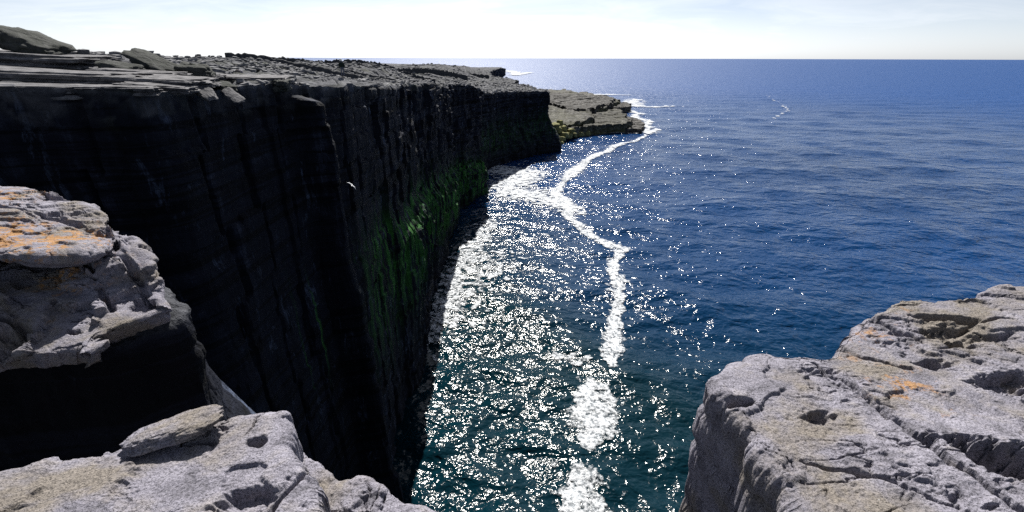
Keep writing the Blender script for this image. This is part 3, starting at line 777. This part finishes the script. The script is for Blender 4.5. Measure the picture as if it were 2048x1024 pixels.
# ------------------------------------------------------------------ foreground rocks
def near_rock(name, outline, center, drop, parent, seed, nseg=560, ntop=190, nside=110, rnd_edge=0.05, flare=None, crown=0.03,
              rough=0.05, cracks=(), pits=(), lichen=(), bedded=0.5, side_rough=0.06, origin=(0, 0), slope=None, mat=None):
    P = polyline_resample(np.array(outline, float), 0.004)
    C = np.array(center, float)
    wx_, wy_ = P[:, 0] + origin[0], P[:, 1] + origin[1]
    dens = np.where((wy_ > 0.62 * np.abs(wx_)) & (wy_ > 0.75), 1.0, 0.16) / np.clip(np.hypot(wx_, wy_), 1.2, 8) ** 0.7
    cum = np.cumsum(dens); P = P[np.searchsorted(cum, np.linspace(cum[0], cum[-1], nseg))]
    for _ in range(2):
        P = 0.25 * np.roll(P, 1, 0) + 0.5 * P + 0.25 * np.roll(P, -1, 0)
    u = P[:, :2] - C[:2]; L = np.hypot(u[:, 0], u[:, 1]); u = u / L[:, None]
    P[:, :2] += u * (0.09 * fbm(P[:, 0] * 3, P[:, 1] * 3, 0, 6, seed + 1, gain=0.62))[:, None]
    rt = np.linspace(0.0, 1.0, ntop) ** 0.8
    top = C[None, None, :] + (P - C)[None, :, :] * rt[:, None, None]
    ew = np.clip(1 - rt, 0, 1)[:, None] * L[None, :]                 # distance in from the edge
    top[..., 2] += crown * (1 - rt[:, None] ** 2)
    top[..., 2] -= rnd_edge * np.clip(1 - ew / (rnd_edge * 2.2), 0, 1) ** 2
    kk = (np.linspace(0, 1, nside + 1)[1:]) ** 1.5
    fl = np.zeros(nseg) if flare is None else flare(u[:, 0], u[:, 1])
    side = np.repeat(P[None], nside, 0)
    depth = drop * kk[:, None]
    side[..., :2] += u[None] * (fl[None, :] * depth + rnd_edge * 0.8 * (1 - np.exp(-depth / max(rnd_edge, 0.01))))[..., None]
    side[..., 2] = P[None, :, 2] - rnd_edge - depth
    G = np.concatenate([top, side])
    isd = np.concatenate([np.zeros((ntop, nseg)), np.clip(depth / 0.06, 0, 1) * np.ones((1, nseg))])
    tp = 1 - isd
    X, Y, Z = G[..., 0], G[..., 1], G[..., 2]
    gr = np.gradient(G, axis=0)
    gt = (np.roll(G, -1, 1) - np.roll(G, 1, 1)) / 2
    N = np.cross(gr, gt); N = N / np.maximum(np.linalg.norm(N, axis=-1, keepdims=True), 1e-9)
    if N[ntop // 2, :, 2].mean() < 0: N = -N
    N[:3] = (0, 0, 1)
    f1 = fbm(X * 0.9, Y * 1.2, Z * 1.2, 4, seed, gain=0.45)
    f2 = fbm(X * 4.2, Y * 6.5, Z * 6, 4, seed + 2, gain=0.55)
    f3 = fbm(X * 15, Y * 21, Z * 18, 4, seed + 4, gain=0.62)
    msk = sstep(-0.05, 0.20, fbm(X * 1.7 + 3, Y * 1.7, Z * 1.7, 3, seed + 21))       # rough patches between smooth ones
    d = rough * (2.2 * f1 + 0.28 * f2 + (0.05 + 0.22 * msk) * f3)
    # rain-worn hollows: irregular, elongated, sharp on one side
    hol = fbm(X * 3.2 + 0.5 * f2, Y * 5.5 + 0.5 * f2, Z * 5, 4, seed + 6, gain=0.6)
    d = d - tp * rough * (0.42 * sstep(0.20, 0.28, hol) * msk + 0.16 * sstep(0.12, 0.19, fbm(X * 11, Y * 16, Z * 14, 3, seed + 7)) * msk)
    # thin plates broken off in steps
    st = f1 * 6 + 0.6 * f2 + 0.2 * f3
    stf = np.floor(st) + sstep(0.88, 1.0, st - np.floor(st))
    d = d + tp * bedded * 0.028 * (stf - st * 0.6)
    # fine fissures
    wv = 0.25 * f2 + 0.08 * f3
    for kx, ky, sd, w in ((0.9, 3.4, 31, 0.010), (2.6, 0.8, 32, 0.008), (1.6, 4.8, 33, 0.010)):
        q = np.abs(perlin(X * kx + wv, Y * ky + wv, Z * 2, seed + sd))
        d = d - tp * 0.045 * np.exp(-(q / w) ** 2) * sstep(0.0, 0.25, perlin(X * 1.3, Y * 1.3, sd, seed + sd))
    # sides: bedding layers, joint blocks, small vertical flakes
    b = (Z + 0.04 * fbm(X * 1.5, Y * 1.5, 0, 3, seed + 8)) / 0.22
    bi = np.floor(b); jc = np.floor((X * 0.8 + Y * 0.6) / 0.5 + rnd(bi, 0, 0, seed) * 2)
    flk = fbm(X * 9, Y * 9, Z * 2.2, 4, seed + 11, gain=0.6)
    d = d * (1 - 0.5 * isd) + isd * side_rough * (0.5 * (rnd(bi, jc, 0, seed + 9) - 0.5) - 0.5 * (1 - sstep(0, 0.12, np.minimum(b - bi, 1 - b + bi))) + 0.7 * fbm(X * 1.5, Y * 1.5, Z * 0.6, 3, seed + 10)
                                  + 0.5 * np.floor(flk * 5) / 5)
    G = G + N * d[..., None]
    if slope is not None: G[..., 2] += slope(X, Y)
    X, Y = G[..., 0], G[..., 1]
    wob = 0.035 * fbm(X * 6, Y * 6, 0, 4, seed + 12, gain=0.6)
    for pts, w, dp in cracks:
        q, par = seg_dist(X + wob, Y + wob, pts)
        G[..., 2] -= tp * dp * np.exp(-(q / w) ** 4) * np.clip(0.6 + 1.6 * fbm(X * 4, Y * 4, 1, 2, seed + 13), 0.1, 1)
    for (px_, py_, ra, rb, rot, dp) in pits:
        c_, s_ = math.cos(rot), math.sin(rot)
        ax = ((X - px_) * c_ + (Y - py_) * s_) / ra; bx_ = (-(X - px_) * s_ + (Y - py_) * c_) / rb
        q = np.hypot(ax, bx_) + 1.1 * fbm(X * 7, Y * 9, 3, 4, seed + 15, gain=0.6)
        G[..., 2] -= tp * dp * (1 - sstep(0.55, 1.05, q)) * (1 + 0.5 * f3)
    li = np.zeros(X.shape)
    for (px_, py_, ra, am) in lichen:
        li = np.maximum(li, am * np.exp(-(((X - px_) ** 2 + (Y - py_) ** 2) / ra ** 2)))
    li *= (1 - 0.6 * isd)
    return build(name, G, grid_faces(G.shape[0], G.shape[1], wrap=True, flip=True), mat or M_NEAR, parent, {"lichen": li, "wall": np.clip(isd + 0.0 * li, 0, 1), "green": 0 * li})

E0 = EYE
def W(pts, h): return [(x, y, EYE - (h if len(p_) == 2 else p_[2])) for p_ in pts for x, y in [p_[:2]]]

# right rock
right = near_rock("ledge_rock", W([(1.04, 1.05), (1.08, 1.24), (1.04, 1.40), (1.03, 1.65), (1.03, 1.86), (1.14, 1.97), (1.36, 2.12), (1.62, 2.13), (1.76, 2.10), (1.97, 2.26, 1.47), (2.17, 2.40, 1.45),
                       (2.58, 2.62, 1.43), (2.93, 2.63, 1.43), (3.33, 2.72, 1.42), (3.9, 2.8, 1.42), (4.6, 2.4), (4.7, 1.4), (4.0, 0.3), (2.6, -0.5), (1.4, -0.5), (1.0, 0.3)], 1.5),
                  (2.35, 1.35, EYE - 1.5), 5.5, None, 301, nseg=800, ntop=240, nside=64, rnd_edge=0.022, rough=0.05, crown=0.02,
                  cracks=[([(1.66, 2.02), (1.70, 1.86), (1.72, 1.69), (1.73, 1.55), (1.735, 1.32), (1.80, 1.1)], 0.016, 0.16), ([(1.86, 2.2), (1.95, 2.07), (2.02, 2.0), (2.10, 1.93)], 0.014, 0.10),
                          ([(2.25, 2.42), (2.32, 2.3), (2.38, 2.2)], 0.018, 0.07), ([(1.2, 1.35), (1.45, 1.25), (1.62, 1.1)], 0.010, 0.04)],
                  pits=[(1.98, 1.33, 0.26, 0.10, -0.35, 0.24), (1.10, 1.69, 0.07, 0.035, 0.2, 0.12), (1.42, 1.60, 0.07, 0.04, 0.3, 0.05), (2.56, 2.15, 0.10, 0.04, -0.3, 0.10), (2.50, 1.83, 0.20, 0.09, 0.2, 0.08),
                        (2.72, 2.38, 0.20, 0.04, -0.1, 0.06), (2.28, 2.00, 0.12, 0.05, 0.3, 0.05)],
                  lichen=[(2.12, 2.25, 0.30, 0.52), (1.95, 1.80, 0.28, 0.60), (2.4, 2.45, 0.2, 0.45), (1.9, 2.05, 0.15, 0.4)], side_rough=0.05)
tag(right, "broad grey limestone ledge with long cracks, deep pothole and orange lichen specks", "rock")

# bottom left rock with its flake
bl = near_rock("ledge_rock", W([(-2.6, 0.95), (-1.99, 1.10), (-1.9, 1.18), (-1.79, 1.26), (-1.64, 1.32), (-1.54, 1.40), (-1.46, 1.45), (-1.33, 1.49), (-1.23, 1.54), (-1.13, 1.57), (-1.02, 1.56), (-0.96, 1.50), (-0.90, 1.37),
                    (-0.83, 1.27), (-0.72, 1.20), (-0.60, 1.02), (-0.45, 0.7), (-0.6, 0.2), (-1.6, 0.0), (-2.6, 0.3)], 1.45),
               (-1.35, 0.95, EYE - 1.45), 4.5, None, 331, nseg=580, ntop=180, nside=60, rnd_edge=0.025, rough=0.045, crown=0.01,
               pits=[(-1.05, 1.38, 0.045, 0.035, 0, 0.06), (-0.95, 1.12, 0.12, 0.06, 0.5, 0.05)],
               cracks=[([(-0.80, 1.26), (-0.84, 1.1), (-0.86, 0.9)], 0.008, 0.05)], lichen=[(-0.80, 1.02, 0.05, 0.8), (-0.66, 1.05, 0.06, 0.9)])
tag(bl, "pale pitted limestone hump filling the lower corner with a loose flake on its crest", "rock")
fl = blob("flake", (0.17, 0.085, 0.032), (R_(-8), R_(-6), R_(24)), (-1.38, 1.40, EYE - 1.40), M_NEAR, 341, n=70, rough=0.20, boxy=2.6, taper=0.0, parent=bl)

# low broken slabs right of the hump
ls = near_rock("broken_slab", W([(-1.15, 1.66), (-1.02, 1.62), (-0.89, 1.52), (-0.78, 1.46), (-0.65, 1.49), (-0.57, 1.45), (-0.55, 1.2), (-0.7, 0.7), (-1.2, 0.7)], 1.75), (-0.8, 1.15, EYE - 1.75), 3.0, None, 351,
               nseg=300, ntop=90, nside=40, rnd_edge=0.015, rough=0.03, crown=0.0, bedded=0.3)
tag(ls, "low tan slab broken off beside the pale hump", "rock slab", None, "thing")
ls2 = near_rock("broken_slab", W([(-0.565, 1.44), (-0.49, 1.39), (-0.35, 1.33), (-0.22, 1.26), (-0.1, 1.0), (-0.3, 0.6), (-0.55, 0.8), (-0.56, 1.2)], 1.76), (-0.38, 1.05, EYE - 1.76), 3.0, None, 361,
                nseg=260, ntop=70, nside=36, rnd_edge=0.015, rough=0.025, crown=0.0, bedded=0.3)
tag(ls2, "small tan slab past the joint, closest to the glittering water", "rock slab", None, "thing")

# lichen boulder at left: buttress, lower shelf, top slab
lb = empty("lichen_boulder", (-4.6, 3.6, EYE - 2.6))
tag(lb, "layered limestone boulder crusted with orange lichen on the cliff edge", "boulder")
def Wl(pts, h): return [(x + 4.6, y - 3.6, (EYE - (p_[2] if len(p_) > 2 else h)) - (EYE - 2.6)) for p_ in pts for x, y in [p_[:2]]]
near_rock("top_slab", Wl([(-8.4, 5.9), (-7.4, 5.85), (-6.53, 5.62), (-5.95, 5.45), (-5.3, 5.15), (-4.65, 4.74, 1.52), (-4.3, 4.5, 1.56), (-3.85, 4.15, 1.60), (-3.70, 3.82, 1.62), (-3.76, 3.6, 1.60), (-4.05, 3.48, 1.54), (-4.4, 3.46), (-5.0, 3.4), (-6.5, 3.3), (-8.4, 3.4)], 1.5),
          (-0.75, 0.65, 1.14), 0.09, lb, 401, nseg=460, ntop=170, nside=24, rnd_edge=0.03, rough=0.08, crown=0.03, flare=lambda a, b: -2.0 + 0 * a, bedded=0.7, side_rough=0.03, origin=(-4.6, 3.6),
          lichen=[(-0.2, 0.1, 0.7, 1.0), (0.35, 0.25, 0.55, 1.0), (-1.3, 1.2, 0.8, 0.8), (-0.9, 0.1, 0.6, 0.7), (0.5, 0.5, 0.4, 0.6)],
          cracks=[([(-0.9, 0.9), (0.0, 0.75), (0.6, 0.55)], 0.03, 0.10), ([(-1.5, 0.2), (-0.4, 0.05), (0.3, -0.1)], 0.02, 0.06)])
near_rock("lower_shelf", Wl([(-8.4, 5.2, 1.8), (-5.0, 4.9, 1.75), (-4.4, 4.55, 1.6), (-4.0, 4.32, 1.62), (-3.58, 4.04, 1.77), (-3.26, 3.76, 1.96), (-3.06, 3.55, 2.06), (-3.25, 3.35, 2.05), (-3.4, 3.15, 2.08), (-3.3, 2.98, 2.12), (-3.7, 2.90, 2.12), (-4.2, 2.9, 2.12), (-5.5, 2.8, 2.1), (-8.4, 2.6, 2.1)], 2.0),
          (-0.3, -0.02, 0.80), 0.22, lb, 421, nseg=460, ntop=170, nside=30, rnd_edge=0.03, rough=0.10, crown=0.0, flare=lambda a, b: -0.6 + 0.5 * np.maximum(b, 0), bedded=2.2, origin=(-4.6, 3.6),
          lichen=[(0.5, 0.1, 0.3, 0.8), (0.9, 0.1, 0.4, 0.4), (0.7, -0.3, 0.3, 0.35)],
          cracks=[([(0.5, 0.6), (0.9, 0.3), (1.25, 0.05)], 0.03, 0.16), ([(0.3, 0.5), (0.7, 0.15), (1.05, -0.15)], 0.025, 0.12), ([(-0.4, -0.3), (0.2, -0.4), (0.7, -0.5)], 0.03, 0.15)],
          pits=[(0.1, -0.5, 0.2, 0.12, 0.2, 0.15), (0.6, -0.6, 0.15, 0.1, 0, 0.12)])
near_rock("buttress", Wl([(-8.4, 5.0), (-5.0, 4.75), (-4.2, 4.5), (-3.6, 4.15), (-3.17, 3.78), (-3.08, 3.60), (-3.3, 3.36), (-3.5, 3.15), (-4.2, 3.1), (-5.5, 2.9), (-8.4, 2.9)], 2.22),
          (-0.6, 0.2, 0.38), 24.0, lb, 441, nseg=260, ntop=24, nside=120, rnd_edge=0.04, rough=0.08, crown=0.0, flare=lambda a, b: 0.42 * np.maximum(b, 0) - 0.05 * np.maximum(-b, 0), side_rough=0.08, origin=(-4.6, 3.6), mat=M_CLIFF)  # cliff wall colour puts the shade of this side into the rock

# ------------------------------------------------------------------ gull gliding in front of the wall
def skin_mesh(name, verts, edges, radii, mat, parent=None, sub=2):
    me = bpy.data.meshes.new(name); me.from_pydata(verts, edges, [])
    o = bpy.data.objects.new(name, me); COL.objects.link(o)
    o.modifiers.new("skin", 'SKIN')
    sv = me.skin_vertices[0].data
    for i, r in enumerate(radii):
        sv[i].radius = (r, r) if isinstance(r, (int, float)) else r
        sv[i].use_root = (i == 0)
    o.modifiers.new("sub", 'SUBSURF').levels = sub
    o.modifiers["sub"].render_levels = sub
    dg = bpy.context.evaluated_depsgraph_get()
    m2 = bpy.data.meshes.new_from_object(o.evaluated_get(dg)); m2.name = name
    bpy.data.objects.remove(o); bpy.data.meshes.remove(me)
    m2.materials.clear(); m2.materials.append(mat)
    m2.polygons.foreach_set("use_smooth", np.full(len(m2.polygons), True))
    o = bpy.data.objects.new(name, m2); COL.objects.link(o)
    if parent: o.parent = parent
    return o

M_GULL = mat_plain("gull_white", (0.80, 0.80, 0.80), 0.7, 0.05)
M_WING = mat_plain("gull_grey", (0.62, 0.64, 0.67), 0.7, 0.1)
M_BEAK = mat_plain("gull_beak", (0.75, 0.45, 0.06), 0.5, 0.05)
gull = empty("gull", (-16.4, 45.0, EYE - 12.0))
tag(gull, "white gull gliding with spread wings in front of the dark cliff", "bird")
skin_mesh("body", [(0, -.05, 0), (0, -.17, .01), (0, -.25, .035), (0, .10, 0), (0, .22, .005), (0, -.31, .03)], [(0, 1), (1, 2), (2, 5), (0, 3), (3, 4)], [.085, .07, .05, .065, .03, .035], M_GULL, gull)
def wing(sgn):
    sp = [(0.0, 0.0, .10, -.13), (.22, .06, .11, -.13), (.42, .07, .06, -.14), (.60, .02, -.02, -.15), (.74, -.06, -.12, -.17)]
    V, F = [], []
    for x, z, y0, y1 in sp:
        for y in np.linspace(y1, y0, 5):
            V.append((sgn * x, y, z + 0.018 * math.sin((y - y1) / (y0 - y1 + 1e-6) * math.pi)))
        for y in np.linspace(y0, y1, 5):
            V.append((sgn * x, y, z - 0.008))
    n = len(sp)
    Fq = grid_faces(n, 10, wrap=True, flip=sgn > 0)
    return build("wing", np.array(V), Fq, M_WING, gull)
wing(1); wing(-1)
tl = build("tail", np.array([(-.03, .18, .01), (.03, .18, .01), (.09, .36, .0), (-.09, .36, .0), (-.03, .18, -.01), (.03, .18, -.01), (.09, .36, -.008), (-.09, .36, -.008)]),
           np.array([(0, 1, 2, 3), (7, 6, 5, 4), (0, 3, 7, 4), (1, 5, 6, 2), (3, 2, 6, 7), (0, 4, 5, 1)]), M_GULL, gull)
build("beak", np.array([(-.012, -.325, .04), (.012, -.325, .04), (.012, -.325, .015), (-.012, -.325, .015), (0, -.385, .02)]), np.array([(0, 1, 4), (1, 2, 4), (2, 3, 4), (3, 0, 4)]), M_BEAK, gull)
gull.rotation_euler = (R_(20), R_(48), R_(25))
gull.scale = (0.75, 0.75, 0.75)

# ------------------------------------------------------------------ walker standing on the clifftop
M_SKIN = mat_plain("skin", (0.45, 0.28, 0.2), 0.6, 0.08)
M_TROUSERS = mat_plain("grey_trousers", (0.12, 0.13, 0.17), 0.9, 0.2)
M_JACKET = mat_plain("dark_green_jacket", (0.012, 0.022, 0.018), 0.9, 0.2)
M_HAT = mat_plain("white_hat", (0.80, 0.79, 0.76), 0.8, 0.05)
M_SHOE = mat_plain("boot", (0.04, 0.03, 0.025), 0.7, 0.2)
px_, py_ = -20.3, 58.0
per = empty("person", (px_, py_, cliff_top_z(px_, py_)))
tag(per, "person in a dark jacket and white hat standing on the clifftop", "person")
bodyV = [(0, 0, .95), (0, 0, 1.15), (0, .01, 1.38), (0, .01, 1.47), (0, -.01, 1.56), (0, -.02, 1.66),
         (.09, 0, .90), (.11, -.02, .50), (.12, .02, .09), (.12, -.10, .05), (-.09, 0, .90), (-.12, -.05, .50), (-.13, -.06, .09), (-.13, -.18, .05),
         (.19, .01, 1.38), (.25, .03, 1.12), (.22, -.06, .90), (.21, -.09, .82), (-.19, .01, 1.38), (-.25, .03, 1.12), (-.22, -.06, .90), (-.21, -.09, .82)]
bodyE = [(0, 1), (1, 2), (2, 3), (3, 4), (4, 5), (0, 6), (6, 7), (7, 8), (8, 9), (0, 10), (10, 11), (11, 12), (12, 13), (2, 14), (14, 15), (15, 16), (16, 17), (2, 18), (18, 19), (19, 20), (20, 21)]
bodyR = [.14, .14, .15, .06, .075, .095, .09, .065, .05, .04, .09, .065, .05, .04, .06, .045, .035, .03, .06, .045, .035, .03]
skin_mesh("body", bodyV, bodyE, bodyR, M_TROUSERS, per)
jk = skin_mesh("jacket", [(0, 0, .92), (0, 0, 1.15), (0, .01, 1.38), (0, .01, 1.46), (.20, .01, 1.38), (.26, .03, 1.12), (.235, -.05, .92), (-.20, .01, 1.38), (-.26, .03, 1.12), (-.235, -.05, .92)],
               [(0, 1), (1, 2), (2, 3), (2, 4), (4, 5), (5, 6), (2, 7), (7, 8), (8, 9)], [.26, .24, .23, .11, .11, .09, .075, .11, .09, .075], M_JACKET, per)
skin_mesh("head", [(0, -.015, 1.53), (0, -.02, 1.60), (0, -.02, 1.68), (0, -.125, 1.62)], [(0, 1), (1, 2), (1, 3)], [.07, .10, .105, .018], M_SKIN, per)
hv = []
for z, r in [(1.63, .19), (1.65, .185), (1.68, .135), (1.77, .125), (1.83, .09), (1.845, .005)]:
    hv.append([(r * math.cos(a), -.02 + r * 1.1 * math.sin(a), z) for a in np.linspace(0, 2 * math.pi, 20, endpoint=False)])
build("hat", np.array(hv), grid_faces(6, 20, wrap=True), M_HAT, per)
for sx, sy in ((.12, -.05), (-.13, -.13)):
    blob("boot", (.05, .14, .05), (0, 0, 0), (sx, sy, .045), M_SHOE, 500, n=10, rough=.02, boxy=2.6, parent=per)
per.rotation_euler = (0, 0, R_(200))
per.scale = (1.06, 1.06, 1.06)
